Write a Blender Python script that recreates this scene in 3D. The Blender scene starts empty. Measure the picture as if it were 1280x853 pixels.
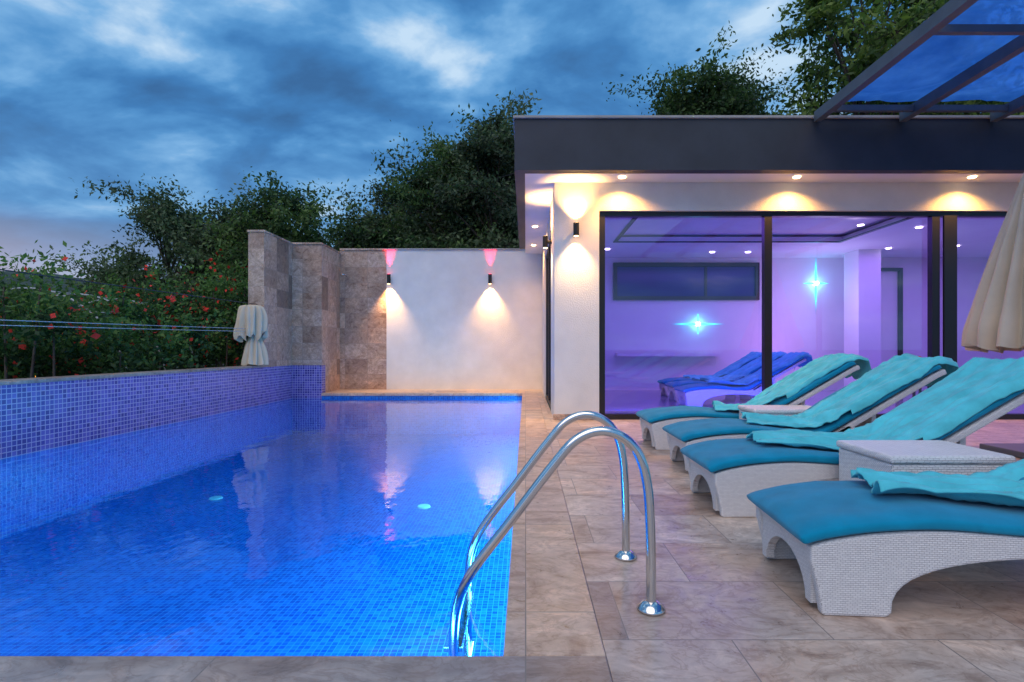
import bpy, math, random
import numpy as np
from mathutils import Vector, noise as mnoise
random.seed(7); rng=np.random.default_rng(7)
D=bpy.data; scene=bpy.context.scene; col=scene.collection

# ---------------------------------------------------------------- helpers
def empty(name, loc=(0,0,0)):
    e=D.objects.new(name,None); e.location=loc; e.empty_display_size=.2; col.objects.link(e); return e
def link(name, me, parent=None, loc=None):
    o=D.objects.new(name,me); col.objects.link(o)
    if parent: o.parent=parent
    if loc: o.location=loc
    return o
def mesh_obj(name, verts, faces, mats, parent=None, smooth=False, fmi=None, loc=None, bevel=0, segs=2):
    me=D.meshes.new(name); me.from_pydata([tuple(v) for v in verts],[],faces)
    for m in (mats if isinstance(mats,(list,tuple)) else [mats]): me.materials.append(m)
    if fmi is not None: me.polygons.foreach_set('material_index',fmi)
    if smooth: me.polygons.foreach_set('use_smooth',[True]*len(faces))
    me.update(); o=link(name,me,parent,loc)
    if bevel:
        b=o.modifiers.new('b','BEVEL'); b.width=bevel; b.segments=segs; b.limit_method='ANGLE'; b.angle_limit=math.radians(40)
    return o
def boxdata(x0,x1,y0,y1,z0,z1):
    v=[(x0,y0,z0),(x1,y0,z0),(x1,y1,z0),(x0,y1,z0),(x0,y0,z1),(x1,y0,z1),(x1,y1,z1),(x0,y1,z1)]
    f=[(0,3,2,1),(4,5,6,7),(0,1,5,4),(2,3,7,6),(1,2,6,5),(3,0,4,7)]   # z z y y x x
    return v,f
def box(name,x0,x1,y0,y1,z0,z1,mat,parent=None,bevel=0):
    v,f=boxdata(x0,x1,y0,y1,z0,z1)
    if isinstance(mat,(list,tuple)): return mesh_obj(name,v,f,list(mat),parent,fmi=[2,2,1,1,0,0],bevel=bevel)
    return mesh_obj(name,v,f,mat,parent,bevel=bevel)
def boxes(name,lst,mat,parent=None,bevel=0):
    V=[];F=[];M=[]
    for b in lst:
        v,f=boxdata(*b); n=len(V); V+=v; F+=[tuple(i+n for i in q) for q in f]; M+=[2,2,1,1,0,0]
    if isinstance(mat,(list,tuple)): return mesh_obj(name,V,F,list(mat),parent,fmi=M,bevel=bevel)
    return mesh_obj(name,V,F,mat,parent,bevel=bevel)
def catmull(P,n=8):
    P=[Vector(p) for p in P]; P=[P[0]*2-P[1]]+P+[P[-1]*2-P[-2]]; out=[]
    for i in range(1,len(P)-2):
        a,b,c,d=P[i-1:i+3]
        for k in range(n):
            t=k/n; out.append(.5*((2*b)+(c-a)*t+(2*a-5*b+4*c-d)*t*t+(3*b-a-3*c+d)*t**3))
    out.append(P[-2]); return out
def tubedata(P,R,n=8,cap=True):
    P=[Vector(p) for p in P]
    if not hasattr(R,'__len__'): R=[R]*len(P)
    V=[];F=[]; up=Vector((0,0,1)); u=None
    for i,p in enumerate(P):
        t=(P[min(i+1,len(P)-1)]-P[max(i-1,0)]).normalized()
        if u is None:
            u=t.cross(up); 
            if u.length<.1: u=t.cross(Vector((0,1,0)))
        u=(u-t*u.dot(t)).normalized(); w=t.cross(u)
        for k in range(n):
            a=2*math.pi*k/n; V.append(p+(u*math.cos(a)+w*math.sin(a))*R[i])
    for i in range(len(P)-1):
        for k in range(n):
            k2=(k+1)%n; F.append((i*n+k,i*n+k2,(i+1)*n+k2,(i+1)*n+k))
    if cap: F.append(tuple(range(n))[::-1]); F.append(tuple((len(P)-1)*n+k for k in range(n)))
    return V,F
def tube(name,P,R,mat,parent=None,n=10):
    v,f=tubedata(P,R,n); return mesh_obj(name,v,f,mat,parent,smooth=True)
def merge(parts):
    V=[];F=[]
    for v,f in parts:
        n=len(V); V+=list(v); F+=[tuple(i+n for i in q) for q in f]
    return V,F
def lamp(kind,name,loc,energy,color,parent=None,target=None,**kw):
    l=D.lights.new(name,kind); l.energy=energy; l.color=color
    for k,v in kw.items(): setattr(l,k,v)
    o=link(name,l,parent,loc)
    if target is not None:
        o.rotation_euler=(Vector(target)-Vector(loc)).to_track_quat('-Z','Y').to_euler()
    return o

# ---------------------------------------------------------------- materials
class NT:
    def __init__(s,name):
        s.m=D.materials.new(name); s.m.use_nodes=True; s.t=s.m.node_tree; s.N=s.t.nodes; s.L=s.t.links
        s.bsdf=s.N['Principled BSDF']; s.out=s.N['Material Output']
    def n(s,typ,inp={},**kw):
        x=s.N.new(typ)
        for k,v in kw.items(): setattr(x,k,v)
        for k,v in inp.items(): s.set(x,k,v)
        return x
    def set(s,x,k,v):
        sock=x.inputs[k]
        if isinstance(v,bpy.types.NodeSocket): s.L.new(v,sock)
        else: sock.default_value=v
    def coords(s,plane='xy',scale=1):
        tc=s.n('ShaderNodeTexCoord'); sp=s.n('ShaderNodeSeparateXYZ',{0:tc.outputs['Object']})
        idx={'x':0,'y':1,'z':2}; cb=s.n('ShaderNodeCombineXYZ',{0:sp.outputs[idx[plane[0]]],1:sp.outputs[idx[plane[1]]]})
        return cb.outputs[0], tc.outputs['Object']
    def noise(s,vec,scale,detail=4,rough=.55,dist=0):
        return s.n('ShaderNodeTexNoise',{'Vector':vec,'Scale':scale,'Detail':detail,'Roughness':rough,'Distortion':dist})
    def ramp(s,fac,stops):
        r=s.n('ShaderNodeValToRGB',{'Fac':fac}); e=r.color_ramp.elements
        while len(e)<len(stops): e.new(.5)
        for i,(p,c) in enumerate(stops): e[i].position=p; e[i].color=(*c,1) if len(c)==3 else c
        return r.outputs[0]
    def mix(s,fac,a,b,bt='MIX'):
        m=s.n('ShaderNodeMix',data_type='RGBA',blend_type=bt)
        for i,v in ((0,fac),(6,a),(7,b)):
            if isinstance(v,bpy.types.NodeSocket): s.L.new(v,m.inputs[i])
            else: m.inputs[i].default_value=v if i==0 else ((*v,1) if len(v)==3 else v)
        return m.outputs[2]
    def bump(s,h,strength=.3,dist=.01):
        b=s.n('ShaderNodeBump',{'Height':h,'Strength':strength,'Distance':dist}); s.L.new(b.outputs[0],s.bsdf.inputs['Normal']); return b
    def base(s,c,rough=.5,metal=0,spec=.5):
        s.set(s.bsdf,'Base Color',c if isinstance(c,bpy.types.NodeSocket) else (*c,1)); s.set(s.bsdf,'Roughness',rough); s.set(s.bsdf,'Metallic',metal); s.set(s.bsdf,'Specular IOR Level',spec)

def plain(name,c,rough=.5,metal=0,var=.15,scale=3,bumps=0,bscale=60):
    t=NT(name); cc,o=t.coords()
    nz=t.noise(o,scale,5)
    lo=tuple(x*(1-var) for x in c); hi=tuple(min(1,x*(1+var)) for x in c)
    t.base(t.ramp(nz.outputs[0],[(.3,lo),(.7,hi)]),rough,metal)
    if bumps:
        b=t.noise(o,bscale,3); t.bump(b.outputs[0],bumps,.01)
    return t.m
def emis(name,c,s):
    t=NT(name); t.base((0,0,0)); t.set(t.bsdf,'Emission Color',(*c,1)); t.set(t.bsdf,'Emission Strength',s); return t.m

def travertine(name,plane='xy',w=.9,h=.45,c1=(.40,.30,.25),c2=(.24,.19,.17),c3=(.50,.42,.36),mortar=(.24,.20,.175),rough=.34,off=.5,ms=.003,vs=1.0,vein=.45,cont=.92):
    t=NT(name); uv,o=t.coords(plane)
    br=t.n('ShaderNodeTexBrick',{'Vector':uv,'Color1':(0,0,0,1),'Color2':(1,1,1,1),'Mortar':(.5,.5,.5,1),'Scale':1,'Mortar Size':ms,'Mortar Smooth':.3,'Bias':0,'Brick Width':w,'Row Height':h},offset=off,offset_frequency=2,squash=1.0)
    va=t.n('ShaderNodeVectorMath',{0:br.outputs[0],1:(7.3,3.1,5.7)},operation='MULTIPLY')
    vb=t.n('ShaderNodeVectorMath',{0:o,1:va.outputs[0]},operation='ADD')
    mp=t.n('ShaderNodeMapping',{'Vector':vb.outputs[0],'Rotation':(.3,.2,.6),'Scale':(1,1.8,1.4)})
    n1=t.noise(mp.outputs[0],2.2*vs,9,.62,1.6); n2=t.noise(vb.outputs[0],13*vs,6,.7,.6); n3=t.noise(mp.outputs[0],3.3*vs,6,.6,2.6)
    # slow drift between warm beige and cool grey-mauve stone
    n4=t.noise(vb.outputs[0],.9*vs,3,.5,.5)
    tilec=t.ramp(br.outputs[0],[(.0,c1),(.35,c3),(.7,c1),(1,c2)])
    v=t.ramp(n1.outputs[0],[(.30,(.55,.47,.43)),(.47,(.95,.92,.90)),(.56,(1.05,1.05,1.05)),(.70,(1.42,1.40,1.36))])
    c=t.mix(cont,tilec,v,'MULTIPLY')
    c=t.mix(.8,c,t.ramp(n4.outputs[0],[(.35,(1.10,.98,.88)),(.5,(1,1,1)),(.65,(.86,.86,.92))]),'MULTIPLY')
    ve=t.ramp(n3.outputs[0],[(.44,(1,1,1)),(.485,(.60,.51,.46)),(.50,(.66,.57,.51)),(.54,(1,1,1))])
    c=t.mix(vein,c,ve,'MULTIPLY')
    v2=t.ramp(n2.outputs[0],[(.35,(.76,.74,.73)),(.6,(1.1,1.1,1.1))])
    c=t.mix(.6,c,v2,'MULTIPLY')
    c=t.mix(br.outputs[1],c,mortar)
    t.base(c,rough)
    r=t.ramp(n2.outputs[0],[(.3,(rough-.1,)*3),(.7,(rough+.18,)*3)]); t.set(t.bsdf,'Roughness',r)
    hgt=t.n('ShaderNodeMath',{0:n2.outputs[0],1:br.outputs[1]},operation='SUBTRACT'); t.bump(hgt.outputs[0],.18,.003)
    return t.m
def mosaic(name,plane,s=.05,c1=(.010,.125,.50),c2=(.02,.23,.66),c3=(.008,.09,.41),mort=(.08,.35,.70),ms=.003,rough=.18):
    t=NT(name); uv,o=t.coords(plane)
    br=t.n('ShaderNodeTexBrick',{'Vector':uv,'Color1':(0,0,0,1),'Color2':(1,1,1,1),'Mortar':(.5,.5,.5,1),'Scale':1,'Mortar Size':ms,'Mortar Smooth':.1,'Bias':0,'Brick Width':s,'Row Height':s},offset=0,offset_frequency=2,squash=1.0)
    c=t.ramp(br.outputs[0],[(0,c3),(.35,c1),(1,c2)])
    nz=t.noise(o,1.2,3); c=t.mix(.5,c,t.ramp(nz.outputs[0],[(.3,(.75,.75,.75)),(.7,(1.15,1.15,1.15))]),'MULTIPLY')
    c=t.mix(br.outputs[1],c,mort); t.base(c,rough)
    t.bump(t.n('ShaderNodeMath',{0:1.0,1:br.outputs[1]},operation='SUBTRACT').outputs[0],.3,.002)
    return t.m

warm=dict(c1=(.53,.42,.345),c2=(.34,.285,.26),c3=(.63,.52,.43))
M_deck=travertine('travertine_deck','xy',.78,.50,**warm)
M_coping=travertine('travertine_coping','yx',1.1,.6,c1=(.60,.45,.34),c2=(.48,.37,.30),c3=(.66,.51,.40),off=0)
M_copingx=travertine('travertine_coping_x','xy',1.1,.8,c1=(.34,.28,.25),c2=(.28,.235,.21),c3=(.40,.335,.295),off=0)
stc=dict(w=.62,h=.42,c1=(.46,.32,.235),c2=(.25,.175,.135),c3=(.60,.46,.36),rough=.45,off=0,vs=1.6,vein=.7,cont=1.0)
M_st_x=travertine('stone_cladding_yz','yz',**stc); M_st_y=travertine('stone_cladding_xz','xz',**stc); M_st_z=travertine('stone_cladding_xy','xy',**stc)
wc=dict(c1=(.08,.07,.36),c2=(.17,.14,.52),c3=(.04,.035,.24),mort=(.50,.46,.66),ms=.005,s=.06,rough=.25)
M_mw_x=mosaic('mosaic_wall_yz','yz',**wc); M_mw_y=mosaic('mosaic_wall_xz','xz',**wc)
M_mf=mosaic('mosaic_floor','xy',.045); M_ms_x=mosaic('mosaic_side_yz','yz',.045); M_ms_y=mosaic('mosaic_side_xz','xz',.045)
M_stucco=plain('white_stucco',(.76,.74,.70),.85,var=.07,scale=2,bumps=.6,bscale=60)
M_white=plain('white_paint',(.80,.77,.72),.7,var=.03,bumps=.1,bscale=120)
M_fascia=plain('slate_fascia',(.030,.034,.046),.6,var=.25,scale=1.5,bumps=.15,bscale=90)
M_cap=plain('roof_cap_stone',(.36,.34,.32),.6,bumps=.3,bscale=30)
M_frame=plain('black_aluminium',(.012,.012,.014),.35,var=.1)
M_black=plain('sconce_black',(.01,.01,.01),.4)
M_steel=NT('polished_steel'); _c,_o=M_steel.coords(); M_steel.base((.72,.70,.68),.12,1.0)
_nz=M_steel.noise(_o,40,3); M_steel.set(M_steel.bsdf,'Roughness',M_steel.ramp(_nz.outputs[0],[(.3,(.09,)*3),(.7,(.2,)*3)])); M_steel=M_steel.m
M_beam=plain('pergola_steel',(.10,.115,.13),.5,var=.15,scale=4)
M_bark=plain('bark',(.07,.055,.045),.9,var=.35,scale=8,bumps=.6,bscale=25)
M_ground=plain('ground_soil_grass',(.05,.06,.03),.95,var=.5,scale=.3)
M_hill=plain('hill_forest',(.035,.055,.045),1,var=.5,scale=.05)
M_cloth=plain('canvas_cream',(.64,.52,.38),.9,var=.08,bumps=.2,bscale=200)
M_intw=plain('interior_plaster',(.78,.76,.80),.7,var=.04,scale=1)
M_intf=plain('interior_floor',(.30,.29,.38),.12,var=.2)
M_orange=plain('orange_fabric',(.75,.13,.03),.7)
M_cable=plain('cable_grey',(.40,.41,.43),.5)
M_wire=plain('cable_dark',(.03,.03,.035),.6)
E_warm=emis('lamp_warm',(1,.72,.38),16); E_white=emis('lamp_violet_white',(.75,.6,1),10); E_cy=emis('lamp_cyan',(.35,.9,1),14)

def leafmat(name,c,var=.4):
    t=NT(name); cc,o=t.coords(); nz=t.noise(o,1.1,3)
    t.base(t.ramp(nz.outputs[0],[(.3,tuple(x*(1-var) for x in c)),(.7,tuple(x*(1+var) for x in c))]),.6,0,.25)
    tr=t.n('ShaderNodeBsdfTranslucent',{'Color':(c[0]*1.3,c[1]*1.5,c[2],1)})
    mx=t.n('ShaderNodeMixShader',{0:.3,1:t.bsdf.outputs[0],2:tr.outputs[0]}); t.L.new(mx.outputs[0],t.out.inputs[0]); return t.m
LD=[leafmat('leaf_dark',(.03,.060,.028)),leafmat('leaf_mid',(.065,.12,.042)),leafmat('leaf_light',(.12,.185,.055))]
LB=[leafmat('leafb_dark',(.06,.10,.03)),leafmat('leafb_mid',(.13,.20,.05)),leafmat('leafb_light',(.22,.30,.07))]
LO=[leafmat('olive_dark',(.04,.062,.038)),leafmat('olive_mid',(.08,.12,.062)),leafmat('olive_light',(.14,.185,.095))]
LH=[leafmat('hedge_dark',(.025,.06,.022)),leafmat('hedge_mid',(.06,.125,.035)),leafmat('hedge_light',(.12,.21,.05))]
M_red=plain('red_blossom',(.85,.035,.015),.6,var=.15,scale=5)

def wicker(name='white_wicker',k=1.0,br_=1.0):
    t=NT(name); tc=t.n('ShaderNodeTexCoord'); o=tc.outputs['Object']
    sp=t.n('ShaderNodeSeparateXYZ',{0:o})
    s1=t.n('ShaderNodeMath',{0:sp.outputs[0],1:sp.outputs[1]},operation='ADD')
    s2=t.n('ShaderNodeMath',{0:sp.outputs[2],1:sp.outputs[1]},operation='ADD')
    a=t.n('ShaderNodeCombineXYZ',{0:s1.outputs[0],1:s2.outputs[0]})
    nz=t.noise(o,9,2); wv=t.n('ShaderNodeVectorMath',{0:nz.outputs[1],3:.010},operation='SCALE'); aa=t.n('ShaderNodeVectorMath',{0:a.outputs[0],1:wv.outputs[0]},operation='ADD')
    br=t.n('ShaderNodeTexBrick',{'Vector':aa.outputs[0],'Color1':(.90*br_,.88*br_,.86*br_,1),'Color2':(.80*br_,.78*br_,.77*br_,1),'Mortar':(.52,.50,.50,1),'Scale':1,'Mortar Size':.0012*k,'Mortar Smooth':1.0,'Bias':0,'Brick Width':.020*k,'Row Height':.0085*k},offset=.5,offset_frequency=2,squash=1.0)
    t.base(br.outputs[0],.45); inv=t.n('ShaderNodeMath',{0:1.0,1:br.outputs[1]},operation='SUBTRACT'); t.bump(inv.outputs[0],.8,.004*k); return t.m
M_wick=wicker(); M_wickt=wicker('white_wicker_table',1.6,1.08)
def fabric(name,c,var=.15,bs=.4,sc=350):
    t=NT(name); cc,o=t.coords(); nz=t.noise(o,6,4)
    t.base(t.ramp(nz.outputs[0],[(.3,tuple(x*(1-var) for x in c)),(.7,tuple(x*(1+var) for x in c))]),.9,0,.15)
    t.set(t.bsdf,'Sheen Weight',.2)
    t.bump(t.noise(o,sc,2).outputs[0],bs,.003); return t.m
M_cush=fabric('teal_cushion',(.0,.25,.41)); M_towel=fabric('turquoise_towel',(.10,.60,.67),.18,.8,220)

def glass():
    t=NT('window_glass'); tr=t.n('ShaderNodeBsdfTransparent',{'Color':(.93,.93,.96,1)}); gl=t.n('ShaderNodeBsdfGlossy',{'Roughness':0.0,'Color':(1,1,1,1)})
    fr=t.n('ShaderNodeFresnel',{'IOR':1.6}); f2=t.n('ShaderNodeMath',{0:fr.outputs[0],1:1.6},operation='MULTIPLY',use_clamp=True)
    mx=t.n('ShaderNodeMixShader',{0:f2.outputs[0],1:tr.outputs[0],2:gl.outputs[0]}); t.L.new(mx.outputs[0],t.out.inputs[0]); return t.m
M_glass=glass()
def water():
    t=NT('pool_water'); cc,o=t.coords()
    mp=t.n('ShaderNodeMapping',{'Vector':o,'Scale':(1,.7,1)})
    n1=t.noise(mp.outputs[0],3.2,3,.5); n2=t.noise(mp.outputs[0],11,2,.5)
    ad=t.n('ShaderNodeMath',{0:n2.outputs[0],1:.3},operation='MULTIPLY'); ad2=t.n('ShaderNodeMath',{0:n1.outputs[0],1:ad.outputs[0]},operation='ADD')
    b=t.n('ShaderNodeBump',{'Height':ad2.outputs[0],'Strength':.14,'Distance':.03})
    tr=t.n('ShaderNodeBsdfTransparent',{'Color':(.15,.71,1,1)}); gl=t.n('ShaderNodeBsdfGlossy',{'Roughness':.02,'Color':(1,1,1,1)}); t.L.new(b.outputs[0],gl.inputs['Normal'])
    fr=t.n('ShaderNodeFresnel',{'IOR':1.33}); t.L.new(b.outputs[0],fr.inputs['Normal'])
    mx=t.n('ShaderNodeMixShader',{0:fr.outputs[0],1:tr.outputs[0],2:gl.outputs[0]}); t.L.new(mx.outputs[0],t.out.inputs[0]); return t.m
M_water=water()
def shade():
    t=NT('blue_shade_net'); cc,o=t.coords(); nz=t.noise(o,3,4)
    c=t.ramp(nz.outputs[0],[(.3,(.03,.19,.68)),(.7,(.08,.32,.90))]); t.base(c,.7)
    tl=t.n('ShaderNodeBsdfTranslucent',{'Color':c}); tp=t.n('ShaderNodeBsdfTransparent',{'Color':(.3,.5,1,1)})
    m1=t.n('ShaderNodeMixShader',{0:.65,1:t.bsdf.outputs[0],2:tl.outputs[0]}); m2=t.n('ShaderNodeMixShader',{0:.25,1:m1.outputs[0],2:tp.outputs[0]})
    t.L.new(m2.outputs[0],t.out.inputs[0]); return t.m
M_shade=shade()

# ---------------------------------------------------------------- ground, hill
mesh_obj('ground',[(-3000,-3000,-2.6),(3000,-3000,-2.6),(3000,4000,-2.6),(-3000,4000,-2.6)],[(0,1,2,3)],M_ground)
def hill():
    V=[];F=[];nx,ny=90,16
    for j in range(ny):
        for i in range(nx):
            x=-1500+i*1500/(nx-1)*1.6; y=500+j*40; s=math.sin(math.pi*j/(ny-1))
            prof=115*max(0,1-abs((x+950)/900)**2)
            z=-3+s*(prof+14*mnoise.noise((x*.006,y*.006,0))+5*mnoise.noise((x*.03,y*.03,3)))
            V.append((x,y,z))
    for j in range(ny-1):
        for i in range(nx-1): a=j*nx+i; F.append((a,a+1,a+nx+1,a+nx))
    mesh_obj('hill',V,F,M_hill,smooth=True)
hill()

# ---------------------------------------------------------------- pool + deck
XL=-5.84; XR=-.05; YN=1.92; YF=13.2; WZ=-.12; FZ=-1.02
deck=boxes('patio_deck',[(.29,13,-6,7.99,-.3,0),(XL-.3,.29,-6,1.56,-.3,0),(XL+.3,.29,13.5,14.5,-.3,0),(.29,.45,7.99,14.5,-.3,0),(.45,13,7.99,8.3,-.3,-.004)],M_deck)
cp=empty('pool_coping')
box('coping_side',XR-.03,.288,YN-.03,13.498,-.06,.006,M_coping,cp,.006)
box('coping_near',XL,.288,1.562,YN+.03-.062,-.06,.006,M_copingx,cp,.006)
box('coping_far',-5.1,XR-.032,YF-.03,13.498,-.06,.006,M_coping,cp,.006)
pool=empty('swimming_pool')
box('floor',XL,XR,YN,YF,FZ-.2,FZ,M_mf,pool)
box('side_wall_right',XR,.28,YN,YF,FZ,-.062,(M_ms_x,M_ms_y,M_mf),pool)
box('side_wall_near',XL,.28,1.6,YN-.001,FZ,-.062,(M_ms_x,M_ms_y,M_mf),pool)
box('side_wall_far',-5.1,.28,YF,13.49,FZ,-.062,(M_ms_x,M_ms_y,M_mf),pool)
box('raised_wall_submerged',XL-.3,XL,-6,YF,FZ,-.13,(M_ms_x,M_ms_y,M_mf),pool)
box('raised_wall',XL-.3,XL,-6,YF,-.13,.70,(M_mw_x,M_mw_y,M_mf),pool)
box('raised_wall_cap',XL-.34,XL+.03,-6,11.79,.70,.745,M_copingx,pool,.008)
box('corner_mosaic',XL,-5.1,YF,YF+.25,FZ,.70,(M_mw_x,M_mw_y,M_mf),pool)
for x,y in ((-4.4,7.5),(-1.37,7.1)):
    v,f=tubedata([(x,y,FZ+.002),(x,y,FZ+.02)],[.09,.08],24); mesh_obj('floor_inlet',v,f,M_white,pool)
mesh_obj('water',[(XL,YN,WZ),(XR,YN,WZ),(XR,YF,WZ),(XL,YF,WZ)],[(0,1,2,3)],M_water,pool)
box('added_glow_strip',XR-.02,XR-.001,2.2,13.0,-.22,-.17,emis('uw_glow',(.6,.85,1),1.2),pool)  # unseen strip and area light, added so the pool glows evenly
lamp('AREA','added_pool_light',(XR-.04,7.6,-.2),265,(.42,.78,1),pool,shape='RECTANGLE',size=.12,size_y=10.6).rotation_euler=(0,math.radians(64),0)
box('added_glow_strip_near',-5.6,-.3,YN+.001,YN+.02,-.22,-.17,emis('uw_glow2',(.6,.85,1),1.2),pool)  # second unseen strip and light, added to brighten the near water
l2=lamp('AREA','added_pool_light_near',(-2.9,YN+.04,-.2),50,(.42,.78,1),pool,shape='RECTANGLE',size=5.2,size_y=.12)
l2.rotation_euler=(math.radians(64),0,0)

# stone pier and boundary walls
pier=empty('stone_pier')
box('pier_long',XL-.36,XL-.003,11.8,13.9,.70,3.72,(M_st_x,M_st_y,M_st_z),pier)
box('pier_return',XL,-5.1,13.203,14.5,.703,3.72,(M_st_x,M_st_y,M_st_z),pier)
box('pier_return_base',XL,-5.102,13.452,14.5,-1.3,.702,(M_st_x,M_st_y,M_st_z),pier)
box('pier_cap_long',XL-.38,XL+.02,11.78,13.17,3.722,3.77,M_st_z,pier,.006)
box('pier_cap_return',XL-.38,-5.08,13.175,14.5,3.722,3.77,M_st_z,pier,.006)
sw=empty('stone_wall')
box('wall_panel',-5.1,-3.82,14.5,14.75,-.3,3.82,(M_st_x,M_st_y,M_st_z),sw)
box('wall_cap',-5.1,-3.80,14.47,14.78,3.822,3.87,M_st_z,sw,.006)
tube('shower_arm',[(-4.9,14.45,3.1),(-4.9,14.2,3.12)],.012,M_steel,sw); 
v,f=tubedata([(-4.9,14.2,3.12),(-4.9,14.2,3.09)],[.09,.09],20); mesh_obj('shower_head',v,f,M_steel,sw)
bw=empty('white_boundary_wall')
box('wall_panel',-3.82,.9,14.503,14.74,-.3,3.83,M_stucco,bw)
box('wall_cap',-3.82,.9,14.47,14.78,3.832,3.87,M_cap,bw,.006)

def sconce(name,x,y,z,parent_n=(0,-1,0),up=(1,.75,.4),upE=12,dn=(1,.75,.42),dnE=14,r=.05,h=.26,ang=95,angu=None):
    e=empty(name,(x,y,z)); n=Vector(parent_n)
    o=n*.11
    v,f=tubedata([o+Vector((0,0,-h/2)),o+Vector((0,0,h/2))],[r,r],20); mesh_obj('cylinder_body',v,f,M_black,e)
    v,f=tubedata([Vector((0,0,0)),n*.07],[.03,.03],12); mesh_obj('wall_bracket',v,f,M_black,e)
    for s,c,E in ((1,up,upE),(-1,dn,dnE)):
        v,f=tubedata([o+Vector((0,0,s*h/2)),o+Vector((0,0,s*(h/2+.004)))],[r*.75,r*.75],16); mesh_obj('lamp_lens',v,f,emis('lens',c,12),e)
        p=o+Vector((0,0,s*(h/2+.02)))
        a=(angu or ang) if s>0 else ang
        lamp('SPOT','spot_up' if s>0 else 'spot_down',p,E,c,e,target=p-n*(.18 if a>60 else .10)+Vector((0,0,s)),spot_size=math.radians(a),spot_blend=1,shadow_soft_size=.03)
    return e
for x in (-3.73,-.97):
    sconce('wall_sconce',x,14.5,3.02,up=(1,.02,.09),upE=160,dn=(1,.55,.20),dnE=360,ang=85,angu=40)

# ---------------------------------------------------------------- loungers
prof=[(0,.285),(.10,.315),(.28,.345),(.53,.36),(.81,.345),(1.05,.33),(1.22,.345),(1.35,.41),(1.52,.51),(1.76,.65),(2.0,.79),(2.18,.895),(2.26,.93)]
PR=catmull([(x,0,z) for x,z in prof],5)
def strip(pts,t0,t1,y0,y1,ny,fn=None):
    n=len(pts); V=[];F=[]
    nor=[]
    for i in range(n):
        t=(pts[min(i+1,n-1)]-pts[max(i-1,0)]).normalized(); nor.append(Vector((-t.z,0,t.x)))
    for side in (0,1):
        for i,p in enumerate(pts):
            for j in range(ny+1):
                u=j/ny; y=y0+(y1-y0)*u; off=t1 if side else t0
                q=p+nor[i]*off; dz=0;dy=0
                if fn: dx,dy,dz=fn(i/(n-1),u,side); q=q+Vector((dx,dy,dz))
                V.append((q.x,y+dy,q.z))
    m=ny+1; S=n*m
    for i in range(n-1):
        for j in range(ny):
            a=i*m+j; F.append((a,a+1,a+m+1,a+m)); b=a+S; F.append((b,b+m,b+m+1,b+1))
    for i in range(n-1):
        a=i*m; F.append((a,a+m,a+m+S,a+S)); a=i*m+ny; F.append((a,a+S,a+m+S,a+m))
    for j in range(ny):
        a=j; F.append((a,a+S,a+S+1,a+1)); a=(n-1)*m+j; F.append((a,a+1,a+S+1,a+S))
    return V,F
def side_panel():
    outline=[(p.x,p.z) for p in PR if p.x<=1.42]
    outline+=[(1.62,.36),(1.76,.33),(1.82,.18),(1.85,0),(1.63,0)]
    cx,rx,hh=.965,.645,.235
    for a in np.linspace(0,math.pi,26):
        outline.append((cx+rx*math.cos(a), .02+hh*max(0,math.sin(a))**.75))
    outline+=[(.30,0),(.045,0),(.03,.10),(.0,.22)]
    return outline
OUT=side_panel()
def extrude(outline,y0,y1):
    n=len(outline); V=[(x,y0,z) for x,z in outline]+[(x,y1,z) for x,z in outline]
    F=[tuple(range(n)),tuple(range(2*n-1,n-1,-1))]+[(i,i+n,(i+1)%n+n,(i+1)%n) for i in range(n)]
    return V,F
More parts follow.
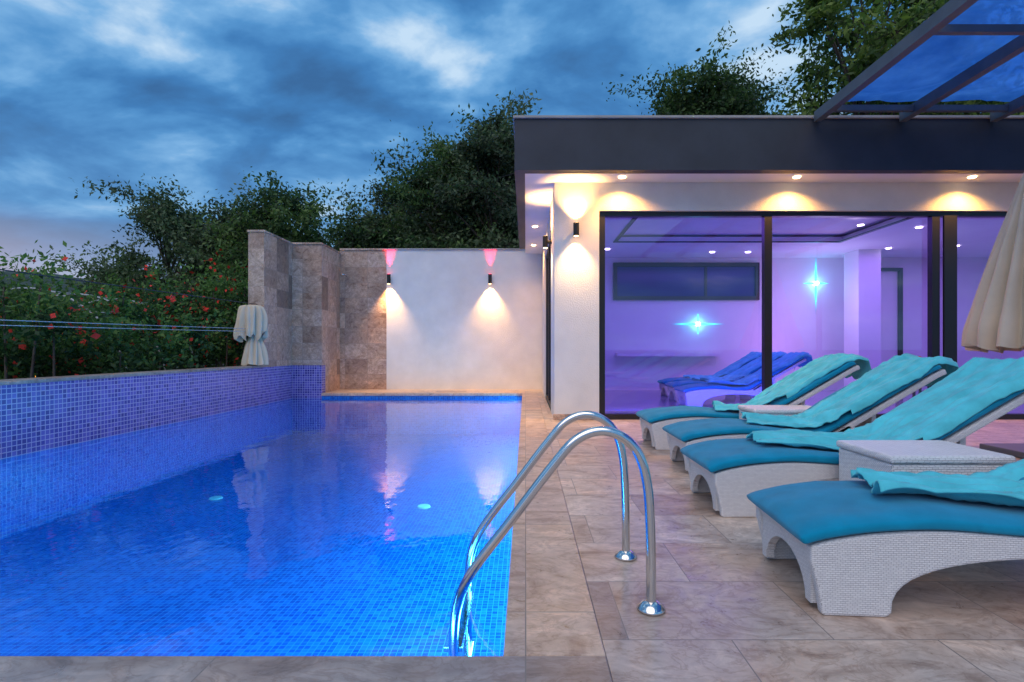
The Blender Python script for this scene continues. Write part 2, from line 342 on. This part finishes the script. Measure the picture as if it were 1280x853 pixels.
def lounger(x0,y0,seed,tw0=.45,width=.64,yaw=0,towel=True,z0=0):
    e=empty('sun_lounger',(x0,y0,z0)); W=width; e.rotation_euler=(0,0,yaw)
    for y in (0,W-.05):
        v,f=extrude(OUT,y,y+.05); 
        mesh_obj('wicker_side',v,f,M_wick,e,bevel=.012)
    v,f=strip([p for p in PR if p.x<=1.38],-.05,-.004,.052,W-.052,4); mesh_obj('wicker_seat',v,f,M_wick,e,bevel=.005)
    v,f=strip([p for p in PR if p.x>=1.23],-.05,.0,.0,W,6); mesh_obj('wicker_backrest',v,f,M_wick,e,bevel=.012)
    ap=[(.052,.03),(.052,.27),(W-.052,.27),(W-.052,.03)]+[(W/2+(W/2-.10)*math.cos(a),.03+.17*math.sin(a)) for a in np.linspace(0,math.pi,14)]
    n=len(ap); Vv=[(.02,y,z) for y,z in ap]+[(.06,y,z) for y,z in ap]
    Ff=[tuple(range(n)),tuple(range(2*n-1,n-1,-1))]+[(i,i+n,(i+1)%n+n,(i+1)%n) for i in range(n)]
    mesh_obj('foot_apron',Vv,Ff,M_wick,e)
    box('support_strut',1.68,1.72,.1,W-.1,.30,.57,M_wick,e)
    def cf(u,v,s): 
        e_=min(u,1-u)*38; g=min(v,1-v)*9; k=min(1,e_)**.5*min(1,g)**.5
        return (0,0,(-.022*(1-k)+.012*mnoise.noise((u*9+seed,v*3,seed))+.004*mnoise.noise((u*30,v*9,seed))) if s else .004*(1-k))
    v,f=strip([Vector((p.x-.03,0,p.z)) for p in PR],.003,.066,-.01,W+.01,14,cf)
    o=mesh_obj('cushion',v,f,M_cush,e,smooth=True); b=o.modifiers.new('b','BEVEL'); b.width=.014; b.segments=3; b.angle_limit=math.radians(50)
    if not towel: return e
    tp=[p for p in PR if p.x>=tw0]
    tp=catmull([Vector((p.x,0,p.z)) for p in tp],3)
    tp=tp+[tp[-1]+Vector((.05,0,.0)),tp[-1]+Vector((.065,0,-.07)),tp[-1]+Vector((.03,0,-.16))]
    def tf(u,v,s):
        w=1.0 if u>.5 else .66+.34*(u/.5)
        c=.5+.12*math.sin(seed+u*3)*(1-u)
        dy=((v-.5)*w+c-.5 - (v-.5))*(W+.0)+.03*mnoise.noise((u*7,seed,v*2))
        dx=.10*(v-.5)*(1-u)*(1 if seed%2 else -1)+.07*mnoise.noise((v*4,seed*2,u*3))*(1-u)
        wr=abs(mnoise.noise((u*5+v*2.5,v*9,seed*1.7)))*.06+abs(mnoise.noise((u*16,v*14+u*10,seed)))*.026
        fold=max(0,.04*math.sin(v*11+u*6+seed))*(1-u)
        side=-.05*max(0,abs(v-.5)*2-.93)/.07 if u>.5 else 0
        return (dx,dy,.006+wr+fold+side)
    v,f=strip(tp,.070,.078,-.005,W+.005,40,tf); mesh_obj('towel',v,f,M_towel,e,smooth=True)
    return e
lounger(1.18,2.18,1.0,.42,yaw=-.07)
lounger(1.24,3.45,2.3,.40)
lounger(1.40,4.60,3.0,.62)
lounger(1.38,5.76,5.0,.75)
def side_table(x,y,w,d,h):
    e=empty('wicker_side_table',(x,y,0))
    box('top',-.012,w+.012,-.012,d+.012,h-.045,h,M_wickt,e,.016); box('body',.0,w,.0,d,.04,h-.046,M_wickt,e,.014)
    boxes('feet',[(a,a+.05,b,b+.05,0,.04) for a in (.02,w-.07) for b in (.02,d-.07)],M_wickt,e)
side_table(2.0,2.88,.66,.5,.52); side_table(2.30,5.28,.74,.42,.50)

# ---------------------------------------------------------------- pool house
H=empty('pool_house')
SZ=3.71; YB=8.25; X1=13
box('corner_pillar',.45,1.15,YB,8.75,0,SZ-.002,M_stucco,H)
box('pillar_plinth',.43,1.15,YB-.015,YB-.001,0,.09,M_st_y,H)
box('window_header',1.151,X1,YB+.003,8.55,3.27,SZ-.002,M_stucco,H)
boxes('side_wall',[(.45,.7,8.751,9.4,0,SZ-.004),(.45,.7,9.4,12.2,3.25,SZ-.004),(.45,.7,12.2,14.45,0,SZ-.004)],M_stucco,H)
boxes('side_window_frame',[(.47,.55,9.4,9.47,0,3.25),(.47,.55,12.13,12.2,0,3.25),(.47,.55,10.77,10.83,.06,3.19),(.47,.55,9.47,12.13,3.19,3.25),(.47,.55,9.47,12.13,0,.06)],M_frame,H)
box('side_window_glass',.505,.515,9.47,12.13,.06,3.19,M_glass,H)
box('roof_fascia_front',-.16,X1,7.6,7.75,SZ-.03,4.42,M_fascia,H)
box('roof_fascia_side',-.16,-.01,7.751,13.6,SZ-.03,4.42,M_fascia,H)
box('soffit',-.009,X1,7.751,14.4,SZ,SZ+.08,M_white,H)
box('roof_slab',-.009,X1,7.751,14.9,4.2,4.38,M_fascia,H)
box('rear_wall',.7,X1,14.2,14.4,-.3,4.19,M_intw,H)
box('right_wall',X1-.2,X1,8.56,14.2,-.3,SZ-.005,M_intw,H)
boxes('roof_cap',[(-.18,X1,7.57,7.78,4.422,4.46),(-.18,.02,7.782,13.62,4.422,4.46)],M_cap,H,.006)
gy=8.36
fr=[(1.152,1.25,gy-.05,gy+.05,0,3.268),(3.76,3.88,gy-.05,gy+.05,.08,3.20),(6.40,6.52,gy-.05,gy+.05,.08,3.20),(6.56,6.76,gy-.09,gy-.055,0,3.20),(9.2,9.3,gy-.05,gy+.05,.08,3.20),
    (1.25,X1,gy-.052,gy+.052,3.20,3.268),(1.25,X1,gy-.052,gy+.052,0,.08)]
boxes('window_frames',fr,M_frame,H)
mesh_obj('front_glass',[(1.25,gy+.06,.0),(X1,gy+.06,.0),(X1,gy+.06,3.26),(1.25,gy+.06,3.26)],[(0,1,2,3)],M_glass,H)
# interior
box('interior_floor',.7,X1,8.44,14.2,-.3,.0,M_intf,H)
CZ=3.56
boxes('interior_ceiling',[(.7,2.0,8.56,14.2,CZ,CZ+.1),(7.2,X1,8.56,14.2,CZ,CZ+.1),(2.0,7.2,8.56,9.5,CZ,CZ+.1),(2.0,7.2,12.0,14.2,CZ,CZ+.1)],M_intw,H)
boxes('ceiling_recess_trim',[(2.0,7.2,9.44,9.5,CZ-.02,CZ-.002),(2.0,7.2,12.0,12.08,CZ-.02,CZ-.002),(2.0,2.08,9.5,12,CZ-.02,CZ-.002),(7.12,7.2,9.5,12,CZ-.02,CZ-.002)],M_frame,H)
boxes('rear_high_window',[(2.35,6.25,14.10,14.198,3.32,3.42),(2.35,6.25,14.10,14.198,2.42,2.52),(2.35,2.45,14.10,14.198,2.52,3.32),(6.15,6.25,14.10,14.198,2.52,3.32),(4.8,4.86,14.13,14.198,2.52,3.32)],M_frame,H)
M_dg=NT('dark_glass'); M_dg.base((.035,.03,.16),.15,0,.3); M_dg=M_dg.m
box('rear_high_window_glass',2.45,6.15,14.16,14.19,2.52,3.32,M_dg,H)
boxes('interior_door_frame',[(8.9,8.98,14.1,14.198,0,3.2),(10.0,10.08,14.1,14.198,0,3.2),(8.9,10.08,14.1,14.198,3.2,3.28)],M_frame,H)
box('interior_column',8.2,8.75,13.0,13.6,0,CZ-.002,M_intw,H)
boxes('interior_shelf',[(2.4,5.2,13.85,14.15,.92,1.0)],M_intw,H)
for x,y in ((4.7,13.3),(5.6,13.3),(6.6,10.4),(7.9,10.6),(8.8,12.8),(2.0,12.9),(9.4,10.0),(10.2,12.5),(3.0,9.2)):
    v,f=tubedata([(x,y,CZ-.004),(x,y,CZ-.02)],[.06,.06],16); mesh_obj('ceiling_spot',v,f,E_white,H)
lamp('AREA','led_violet_main',(4.6,10.7,3.52),125,(.25,.10,1),H,target=(4.6,10.7,0),shape='RECTANGLE',size=5,size_y=2.2)
lamp('AREA','led_violet_right',(9.6,11.2,3.5),90,(.36,.16,1),H,target=(9.6,11.2,0),shape='RECTANGLE',size=3.5,size_y=3)
lamp('POINT','led_magenta',(6.6,13.2,1.2),18,(.8,.32,1),H,shadow_soft_size=.3)
lamp('POINT','led_lilac',(7.3,12.8,2.4),36,(.65,.48,1),H,shadow_soft_size=.4)
lamp('AREA','led_floor_blue',(3.4,9.4,.25),40,(.06,.07,1),H,target=(3.4,13,.0),shape='RECTANGLE',size=4,size_y=.2)
def flare_glow():  # emission fading outward, imitates lens flare around the lamp
    t=NT('flare_ray'); tc=t.n('ShaderNodeTexCoord'); ln=t.n('ShaderNodeVectorMath',{0:tc.outputs['Object']},operation='LENGTH')
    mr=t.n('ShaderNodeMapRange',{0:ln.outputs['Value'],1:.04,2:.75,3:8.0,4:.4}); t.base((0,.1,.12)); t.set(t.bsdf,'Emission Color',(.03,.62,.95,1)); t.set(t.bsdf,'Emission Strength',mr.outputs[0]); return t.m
M_flare=flare_glow()
def star(x,z,sv,sh):
    e=empty('wall_lamp_with_flare',(x,14.13,z)); 
    v,f=tubedata([(0,0.07,0),(0,-.05,0)],[.055,.05],16); mesh_obj('lamp_body',v,f,E_cy,e)
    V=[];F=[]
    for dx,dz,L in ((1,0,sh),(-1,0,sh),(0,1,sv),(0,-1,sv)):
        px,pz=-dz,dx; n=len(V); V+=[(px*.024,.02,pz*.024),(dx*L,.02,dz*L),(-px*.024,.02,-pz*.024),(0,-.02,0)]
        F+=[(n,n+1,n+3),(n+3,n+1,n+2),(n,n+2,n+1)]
    mesh_obj('flare_rays',V,F,M_flare,e)  # lens flare modelled as glowing tapered rays, not a lamp part
    lamp('POINT','cyan_glow',(0,-.15,0),3,(.1,.5,1),e,shadow_soft_size=.03)
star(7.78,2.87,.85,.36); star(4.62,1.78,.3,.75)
for k in range(3):
    lounger(3.0+k*.12,9.9+k*1.15,7+k,.5,width=.62)  # added indoors to imitate the deck loungers' reflection in the glass
ch=empty('orange_chair',(8.6,11.6,0))
boxes('seat_and_back',[(-.3,.3,-.3,.3,.38,.46),(-.3,.3,.24,.32,.46,.95)],M_orange,ch,.03)
boxes('legs',[(-.28,-.24,-.28,-.24,0,.38),(.24,.28,-.28,-.24,0,.38),(-.28,-.24,.24,.28,0,.38),(.24,.28,.24,.28,0,.38)],M_frame,ch)
for x,y in ((1.46,7.98),(4.1,7.98),(6.75,7.98),(9.4,7.98),(.2,9.0),(.2,11.2),(.2,13.2)):
    v,f=tubedata([(x,y,SZ-.002),(x,y,SZ-.014)],[.05,.05],16); mesh_obj('soffit_downlight',v,f,E_warm,H)
    lamp('SPOT','downlight_beam',(x,y,SZ-.03),165 if x>1 else 100,(1,.47,.10),H,target=(x,y+.06,0),spot_size=math.radians(140),spot_blend=.8,shadow_soft_size=.04)
sconce('wall_sconce',.78,YB,2.95,up=(1,.56,.18),dn=(1,.64,.28),upE=150,dnE=120,r=.045,h=.2)
sconce('wall_sconce',.45,9.1,2.95,parent_n=(-1,0,0),up=(1,.56,.18),upE=150,dnE=60,r=.045,h=.2)

# ---------------------------------------------------------------- pergola
P=empty('pergola')
for x in (4.18,5.4,6.7,8.0,9.3):
    box('rafter',x-.05,x+.05,-2,7.56,4.36,4.50,M_beam,P)
for y in (7.3,5.5,3.7,1.9,.1):
    boxes('cross_beam',[(4.232,5.348,y-.03,y+.03,4.39,4.47),(5.452,6.648,y-.03,y+.03,4.39,4.47),(6.752,7.948,y-.03,y+.03,4.39,4.47),(8.052,9.248,y-.03,y+.03,4.39,4.47)],M_beam,P)
box('post',9.24,9.36,.04,.16,0,4.36,M_beam,P)
V=[];F=[];nx,ny=60,150
for j in range(ny+1):
    y=-1.9+9.3*j/ny
    for i in range(nx+1):
        x=4.3+5.0*i/nx; ph=((y-.1)/1.8)%1
        z=4.60-.16*math.sin(math.pi*ph)*(.4+.6*abs(math.sin(math.pi*(x-4.18)/1.26)))+.04*mnoise.noise((x*2,y*2,0))+.02*mnoise.noise((x*9,y*2,5))
        V.append((x,y,z))
for j in range(ny):
    for i in range(nx): a=j*(nx+1)+i; F.append((a,a+1,a+nx+2,a+nx+1))
mesh_obj('shade_cloth',V,F,M_shade,P,smooth=True)

# ---------------------------------------------------------------- pool ladder
Ld=empty('pool_ladder')
for y in (2.23,2.79):
    path=catmull([(.53,y,0.0),(.528,y,.28),(.515,y,.52),(.475,y,.66),(.40,y,.735),(.305,y,.755),(.21,y,.715),(.12,y,.615),(-.06,y,.38),(-.22,y,.17),(-.285,y,.03),(-.305,y,-.15),(-.305,y,-.5),(-.305,y,-.95)],8)
    tube('rail',path,.021,M_steel,Ld,16)
    v,f=tubedata([(.53,y,.004),(.53,y,.012),(.53,y,.03),(.53,y,.04)],[.06,.058,.04,.024],28); mesh_obj('floor_flange',v,f,M_steel,Ld,smooth=True)
    tube('wall_stay',[(-.305,y,-.75),(-.055,y,-.75)],.014,M_steel,Ld)
for z in (-.18,-.44,-.70):
    box('step',-.35,-.27,2.25,2.77,z-.012,z+.012,M_steel,Ld,.005)

# ---------------------------------------------------------------- parasols / drapes
def pleated(name,prof,pleats,amp,mat,parent,seed=0,n=144,irr=.12,hem=.04,sq=(1,1),off=(0,0)):
    V=[];F=[]
    pr=catmull([(r,0,z) for z,r in prof],4)
    for k,p in enumerate(pr):
        z,r=p.z,max(.01,p.x)
        for i in range(n):
            a=2*math.pi*i/n; w=1+amp*(abs(math.cos(pleats*.5*a+.8*mnoise.noise((z*1.2,seed,0))))*2-1)+irr*mnoise.noise((math.cos(a)*2,math.sin(a)*2+seed,z*1.5))
            fade=max(0,1-k/6); zz=z+hem*fade*(math.cos(pleats*a)*.4+2*mnoise.noise((math.cos(a)*1.5,math.sin(a)*1.5,seed+4)))
            V.append((off[0]+sq[0]*r*w*math.cos(a),off[1]+sq[1]*r*w*math.sin(a),zz))
    for k in range(len(pr)-1):
        for i in range(n): j=(i+1)%n; F.append((k*n+i,k*n+j,(k+1)*n+j,(k+1)*n+i))
    return mesh_obj(name,V,F,mat,parent,smooth=True)
um=empty('closed_parasol',(5.28,5.5,0))
pf=[(1.12,.52),(1.3,.50),(1.5,.45),(1.8,.37),(2.1,.29),(2.4,.21),(2.7,.13),(2.95,.06),(3.0,.02)]
pleated('canopy',pf,16,.16,M_cloth,um,3,192)
tube('pole',[(0,0,.05),(0,0,3.08)],.03,M_beam,um); box('base',-.3,.3,-.3,.3,.004,.07,M_beam,um,.01)
dr=empty('tied_drape',(-5.93,11.45,0.75))
pleated('lower_cloth',[(.01,.25),(.2,.22),(.4,.18),(.6,.12),(.72,.09)],11,.16,M_cloth,dr,8,140,.35,.02,(1,.6),(.05,0))
pleated('upper_cloth',[(.60,.27),(.72,.27),(.9,.25),(1.1,.24),(1.25,.21),(1.30,.15),(1.31,.03)],12,.17,M_cloth,dr,21,150,.45,.11,(1.05,.6),(-.02,-.01))

# ---------------------------------------------------------------- cables & tunnel frame
def cable(name,a,b,sag,r,mat):
    P=[]
    for k in range(25):
        t=k/24; p=Vector(a).lerp(Vector(b),t); p.z-=sag*4*t*(1-t); P.append(p)
    return tube(name,P,r,mat,n=6)
cable('overhead_cable',(-6.0,11.8,2.11),(-6.1,-1,1.95),.02,.008,M_wire)
cable('wall_cable',(-6.0,11.8,1.56),(-6.0,-1,1.33),.02,.006,M_cable)
cable('wall_cable',(-6.0,11.8,1.50),(-6.0,-1,1.27),.02,.006,M_cable)
cp2=empty('cable_post',(-6.0,-1.02,.745)); tube('post',[(0,0,0),(0,0,1.3)],.025,M_beam,cp2)
cable('power_line',(-17,31.5,7.6),(2,17,7.5),.3,.012,M_wire)
cable('power_line',(-17,31.5,7.1),(2,17,7.1),.3,.012,M_wire)
g=empty('polytunnel_frame')
for k in range(4):
    cy=11.2+k*1.2
    tube('hoop',[(-10.6+2.2*math.cos(a),cy,.1+2.3*math.sin(a)) for a in np.linspace(0,math.pi,28)],.022,M_cable,g,6)
for a in (.9,1.57,2.2):
    tube('purlin',[(-10.6+2.2*math.cos(a),11.2,.1+2.3*math.sin(a)),(-10.6+2.2*math.cos(a),14.8,.1+2.3*math.sin(a))],.014,M_cable,g,6)
gl=empty('garden_lamp',(-9.6,10.4,0))
tube('lamp_post',[(0,0,-2.6),(0,0,.5)],.03,M_wire,gl); v,f=tubedata([(0,0,.5),(0,0,.60)],[.045,.045],12); mesh_obj('lamp_head',v,f,emis('lamp_orange',(1,.35,.05),3),gl)

# ---------------------------------------------------------------- vegetation
def leaves_mesh(name,C,size,matidx,mats,parent=None,aspect=.45,extra=None,big=None):
    N=len(C); d=rng.normal(size=(N,3)); d/=np.linalg.norm(d,axis=1)[:,None]
    e=rng.normal(size=(N,3)); e-=d*(e*d).sum(1)[:,None]; e/=np.linalg.norm(e,axis=1)[:,None]
    s=(size*(.6+.8*rng.random(N)))[:,None]
    asp=np.full((N,1),aspect)
    if big is not None: s[big]*=1.1; asp[big]=.8
    a=C-d*s; b=C+e*s*asp; c=C+d*s; dd=C-e*s*asp
    V=np.stack([a,b,c,dd],1).reshape(-1,3)
    nv=len(V)
    me=D.meshes.new(name); 
    XV,XF=(extra if extra else ([],[]))
    allV=np.concatenate([V,np.array([tuple(v) for v in XV]).reshape(-1,3)]) if len(XV) else V
    me.vertices.add(len(allV)); me.vertices.foreach_set('co',allV.ravel())
    lv=list(range(nv)); starts=list(range(0,nv,4)); tot=[4]*N; mi=list(matidx)
    pos=nv
    for f in XF:
        lv+= [i+nv for i in f]; starts.append(pos); tot.append(len(f)); pos+=len(f); mi.append(len(mats)-1)
    me.loops.add(len(lv)); me.loops.foreach_set('vertex_index',lv)
    me.polygons.add(len(starts)); me.polygons.foreach_set('loop_start',starts); me.polygons.foreach_set('loop_total',tot)
    for m in mats: me.materials.append(m)
    me.polygons.foreach_set('material_index',mi); me.update(calc_edges=True); me.validate()
    return link(name,me,parent)
def tree(name,x,y,zb,top,rad,nleaf,size,mats,crown0=.35,clumps=26,tight=.22,trunk=.22,seed=0,squash=1):
    r=random.Random(seed); Ht=top-zb; zc0=zb+Ht*crown0
    parts=[]; tr=[Vector((x,y,zb))]
    for k in range(1,6): tr.append(Vector((x+r.uniform(-.25,.25)*k*.3,y+r.uniform(-.2,.2)*k*.3,zb+Ht*.75*k/5)))
    tp=catmull(tr,4); parts.append(tubedata(tp,[trunk*(1-.8*i/len(tp)) for i in range(len(tp))],7))
    C=[];MI=[]
    for k in range(clumps):
        h=r.random(); ang=r.uniform(0,6.283); env=math.sin(math.pi*min(1,(.18+.82*h)))**.6 if h<.9 else .35
        rr=rad*env*r.uniform(.35,1.0)
        c=Vector((x+rr*math.cos(ang),y+rr*math.sin(ang)*squash,zc0+(top-zc0)*h*.96))
        base=tp[min(len(tp)-1,int(len(tp)*(.35+.6*h)))]
        mid=base.lerp(c,.5)+Vector((r.uniform(-.2,.2),r.uniform(-.2,.2),r.uniform(-.1,.35)))*rad*.2
        bp=catmull([base,mid,c],4); parts.append(tubedata(bp,[trunk*.32*(1-.85*i/len(bp)) for i in range(len(bp))],5))
        cr=rad*tight*r.uniform(.7,1.5); n=int(nleaf/clumps*r.uniform(.6,1.5))
        subn=9; sub=[]
        for q in range(subn):
            tw=c+Vector((r.gauss(0,1),r.gauss(0,1),r.gauss(0,.8)))*cr*.85; sub.append(tuple(tw-c))
            parts.append(tubedata([c,c.lerp(tw,1.15)],[trunk*.06,trunk*.02],4))
        sub=np.array(sub); t=rng.random(n)[:,None]**.6*1.15
        pts=sub[rng.integers(0,subn,n)]*t+rng.normal(size=(n,3))*cr*np.array([.28,.28,.2])
        C.append(np.array(c)+pts)
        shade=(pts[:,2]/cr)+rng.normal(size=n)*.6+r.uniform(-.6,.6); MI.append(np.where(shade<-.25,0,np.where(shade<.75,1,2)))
    C=np.concatenate(C); MI=np.concatenate(MI)
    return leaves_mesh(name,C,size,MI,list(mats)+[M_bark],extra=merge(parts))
G0=-2.6
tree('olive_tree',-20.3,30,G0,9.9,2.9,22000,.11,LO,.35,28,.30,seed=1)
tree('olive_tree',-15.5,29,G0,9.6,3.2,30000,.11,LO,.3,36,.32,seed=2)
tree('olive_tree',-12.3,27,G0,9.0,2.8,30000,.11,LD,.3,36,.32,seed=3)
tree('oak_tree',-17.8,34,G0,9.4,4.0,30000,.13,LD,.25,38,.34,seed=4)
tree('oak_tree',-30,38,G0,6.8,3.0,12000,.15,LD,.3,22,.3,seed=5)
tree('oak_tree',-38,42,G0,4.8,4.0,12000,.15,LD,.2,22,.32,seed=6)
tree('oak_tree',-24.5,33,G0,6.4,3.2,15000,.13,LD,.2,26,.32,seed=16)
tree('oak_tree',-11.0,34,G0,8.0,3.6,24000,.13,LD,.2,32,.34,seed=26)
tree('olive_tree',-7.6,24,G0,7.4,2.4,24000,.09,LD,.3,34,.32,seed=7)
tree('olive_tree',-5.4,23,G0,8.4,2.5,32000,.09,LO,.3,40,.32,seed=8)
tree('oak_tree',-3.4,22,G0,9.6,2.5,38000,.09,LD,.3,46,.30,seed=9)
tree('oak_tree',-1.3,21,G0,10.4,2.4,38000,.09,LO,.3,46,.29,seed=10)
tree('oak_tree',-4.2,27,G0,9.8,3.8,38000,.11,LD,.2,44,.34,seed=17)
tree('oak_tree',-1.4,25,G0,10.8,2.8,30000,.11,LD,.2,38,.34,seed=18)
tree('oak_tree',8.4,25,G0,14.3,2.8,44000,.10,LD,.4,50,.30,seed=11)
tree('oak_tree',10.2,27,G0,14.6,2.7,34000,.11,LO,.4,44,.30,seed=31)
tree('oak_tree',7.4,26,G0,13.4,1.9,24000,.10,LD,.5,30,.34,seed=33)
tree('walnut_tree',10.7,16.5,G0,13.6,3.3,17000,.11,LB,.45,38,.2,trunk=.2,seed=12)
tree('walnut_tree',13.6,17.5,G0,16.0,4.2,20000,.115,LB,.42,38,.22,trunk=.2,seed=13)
def hedge():
    C=[];MI=[];parts=[]
    for k in range(430):
        x=random.uniform(-20,-6.8); y=random.uniform(8.0,18); 
        if -x/y<.5: continue
        topz=1.50+.9*mnoise.noise((x*.28,y*.3,1))+.10*(y-8)+(0.40 if x>-9.0 else 0)
        cz=topz-abs(random.gauss(0,.8)); cr=random.uniform(.3,.6); n=random.randint(320,540)
        subn=8; sub=rng.normal(size=(subn,3))*cr*.8; t=rng.random(n)[:,None]**.6*1.2
        pts=sub[rng.integers(0,subn,n)]*t+rng.normal(size=(n,3))*cr*.22
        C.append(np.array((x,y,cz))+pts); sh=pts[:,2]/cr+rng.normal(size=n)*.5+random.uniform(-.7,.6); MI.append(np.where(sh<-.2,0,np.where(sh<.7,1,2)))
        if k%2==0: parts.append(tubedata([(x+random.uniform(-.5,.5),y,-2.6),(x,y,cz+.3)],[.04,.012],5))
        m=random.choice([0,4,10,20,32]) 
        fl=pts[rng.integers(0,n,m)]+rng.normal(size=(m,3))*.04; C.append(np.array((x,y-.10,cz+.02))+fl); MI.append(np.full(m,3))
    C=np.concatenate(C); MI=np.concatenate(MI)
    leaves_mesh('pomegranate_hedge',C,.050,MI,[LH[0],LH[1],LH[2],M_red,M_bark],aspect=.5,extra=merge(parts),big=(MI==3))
hedge()

# ---------------------------------------------------------------- sky, sun
w=D.worlds.new('World'); scene.world=w; w.use_nodes=True; nt=w.node_tree; N=nt.nodes; L=nt.links
bg=N['Background']
def nn(t,**k):
    x=N.new(t)
    for a,b in k.items(): setattr(x,a,b)
    return x
tc=nn('ShaderNodeTexCoord'); sp=nn('ShaderNodeSeparateXYZ'); L.new(tc.outputs['Generated'],sp.inputs[0])
mx=nn('ShaderNodeMath',operation='MAXIMUM'); L.new(sp.outputs[2],mx.inputs[0]); mx.inputs[1].default_value=0
ad=nn('ShaderNodeMath',operation='ADD'); L.new(mx.outputs[0],ad.inputs[0]); ad.inputs[1].default_value=.30
dv=nn('ShaderNodeVectorMath',operation='DIVIDE'); L.new(tc.outputs['Generated'],dv.inputs[0])
cb=nn('ShaderNodeCombineXYZ'); [L.new(ad.outputs[0],cb.inputs[i]) for i in range(3)]; L.new(cb.outputs[0],dv.inputs[1])
mp=nn('ShaderNodeMapping'); L.new(dv.outputs[0],mp.inputs[0]); mp.inputs['Rotation'].default_value=(0,0,.5); mp.inputs['Scale'].default_value=(1.0,1.3,1.4); mp.inputs['Location'].default_value=(.4,2.1,0)
n1=nn('ShaderNodeTexNoise'); L.new(mp.outputs[0],n1.inputs['Vector']); n1.inputs['Scale'].default_value=2.6; n1.inputs['Detail'].default_value=9; n1.inputs['Roughness'].default_value=.52; n1.inputs['Distortion'].default_value=.2
hi=nn('ShaderNodeMapRange'); L.new(sp.outputs[2],hi.inputs[0]); hi.inputs[1].default_value=.25; hi.inputs[2].default_value=.55; hi.inputs[3].default_value=-.01; hi.inputs[4].default_value=.045
sh=nn('ShaderNodeMath',operation='ADD'); L.new(n1.outputs[0],sh.inputs[0]); L.new(hi.outputs[0],sh.inputs[1])
r1=nn('ShaderNodeValToRGB'); L.new(sh.outputs[0],r1.inputs[0])
E=r1.color_ramp.elements
stops=[(.36,(.040,.14,.34)),(.46,(.052,.205,.49)),(.53,(.088,.29,.61)),(.60,(.19,.43,.75)),(.69,(.55,.73,.92))]
while len(E)<len(stops): E.new(.5)
for i,(p,c) in enumerate(stops): E[i].position=p; E[i].color=(*c,1)
r2=nn('ShaderNodeValToRGB'); L.new(sp.outputs[2],r2.inputs[0]); e=r2.color_ramp.elements
e[0].position=0; e[0].color=(.6,.6,.6,1); e[1].position=.34; e[1].color=(0,0,0,1)
mh=nn('ShaderNodeMix',data_type='RGBA'); L.new(r2.outputs[0],mh.inputs[0]); L.new(r1.outputs[0],mh.inputs[6]); mh.inputs[7].default_value=(.20,.40,.68,1)
xr=nn('ShaderNodeMapRange'); L.new(sp.outputs[0],xr.inputs[0]); xr.inputs[1].default_value=-.45; xr.inputs[2].default_value=-.75; xr.inputs[3].default_value=0; xr.inputs[4].default_value=.65
r3=nn('ShaderNodeValToRGB'); L.new(sp.outputs[2],r3.inputs[0]); e=r3.color_ramp.elements
e[0].position=.09; e[0].color=(1,1,1,1); e[1].position=.20; e[1].color=(0,0,0,1)
pm=nn('ShaderNodeMath',operation='MULTIPLY'); L.new(xr.outputs[0],pm.inputs[0]); L.new(r3.outputs[0],pm.inputs[1])
mpk=nn('ShaderNodeMix',data_type='RGBA'); L.new(pm.outputs[0],mpk.inputs[0]); L.new(mh.outputs[2],mpk.inputs[6]); mpk.inputs[7].default_value=(.72,.50,.48,1)
sky=nn('ShaderNodeTexSky',sky_type='NISHITA'); sky.sun_disc=False; sky.sun_elevation=math.radians(4); sky.sun_rotation=math.radians(200)
sm=nn('ShaderNodeMix',data_type='RGBA',blend_type='ADD'); sm.inputs[0].default_value=.006; L.new(mpk.outputs[2],sm.inputs[6]); L.new(sky.outputs[0],sm.inputs[7])
yr=nn('ShaderNodeMapRange'); L.new(sp.outputs[1],yr.inputs[0]); yr.inputs[1].default_value=.35; yr.inputs[2].default_value=-.8; yr.inputs[3].default_value=1; yr.inputs[4].default_value=1.25
ml=nn('ShaderNodeVectorMath',operation='SCALE'); L.new(sm.outputs[2],ml.inputs[0]); L.new(yr.outputs[0],ml.inputs[3])
L.new(ml.outputs[0],bg.inputs[0]); bg.inputs[1].default_value=1.0
sun=lamp('SUN','sun',(0,0,30),1.4,(1,.80,.65)); sun.data.angle=math.radians(60); sun.rotation_euler=(math.radians(38),0,math.radians(-20))

# ---------------------------------------------------------------- camera
cam=D.cameras.new('camera'); co=link('camera',cam,None,(0,0,1.1)); co.rotation_euler=(math.radians(90),0,0)
cam.sensor_width=36; cam.lens=660/1280*36; cam.shift_x=-17/1280; cam.shift_y=10.5/1280; cam.clip_start=.05; cam.clip_end=8000
scene.camera=co
scene.view_settings.view_transform='Standard'; scene.view_settings.look='None'; scene.view_settings.exposure=0
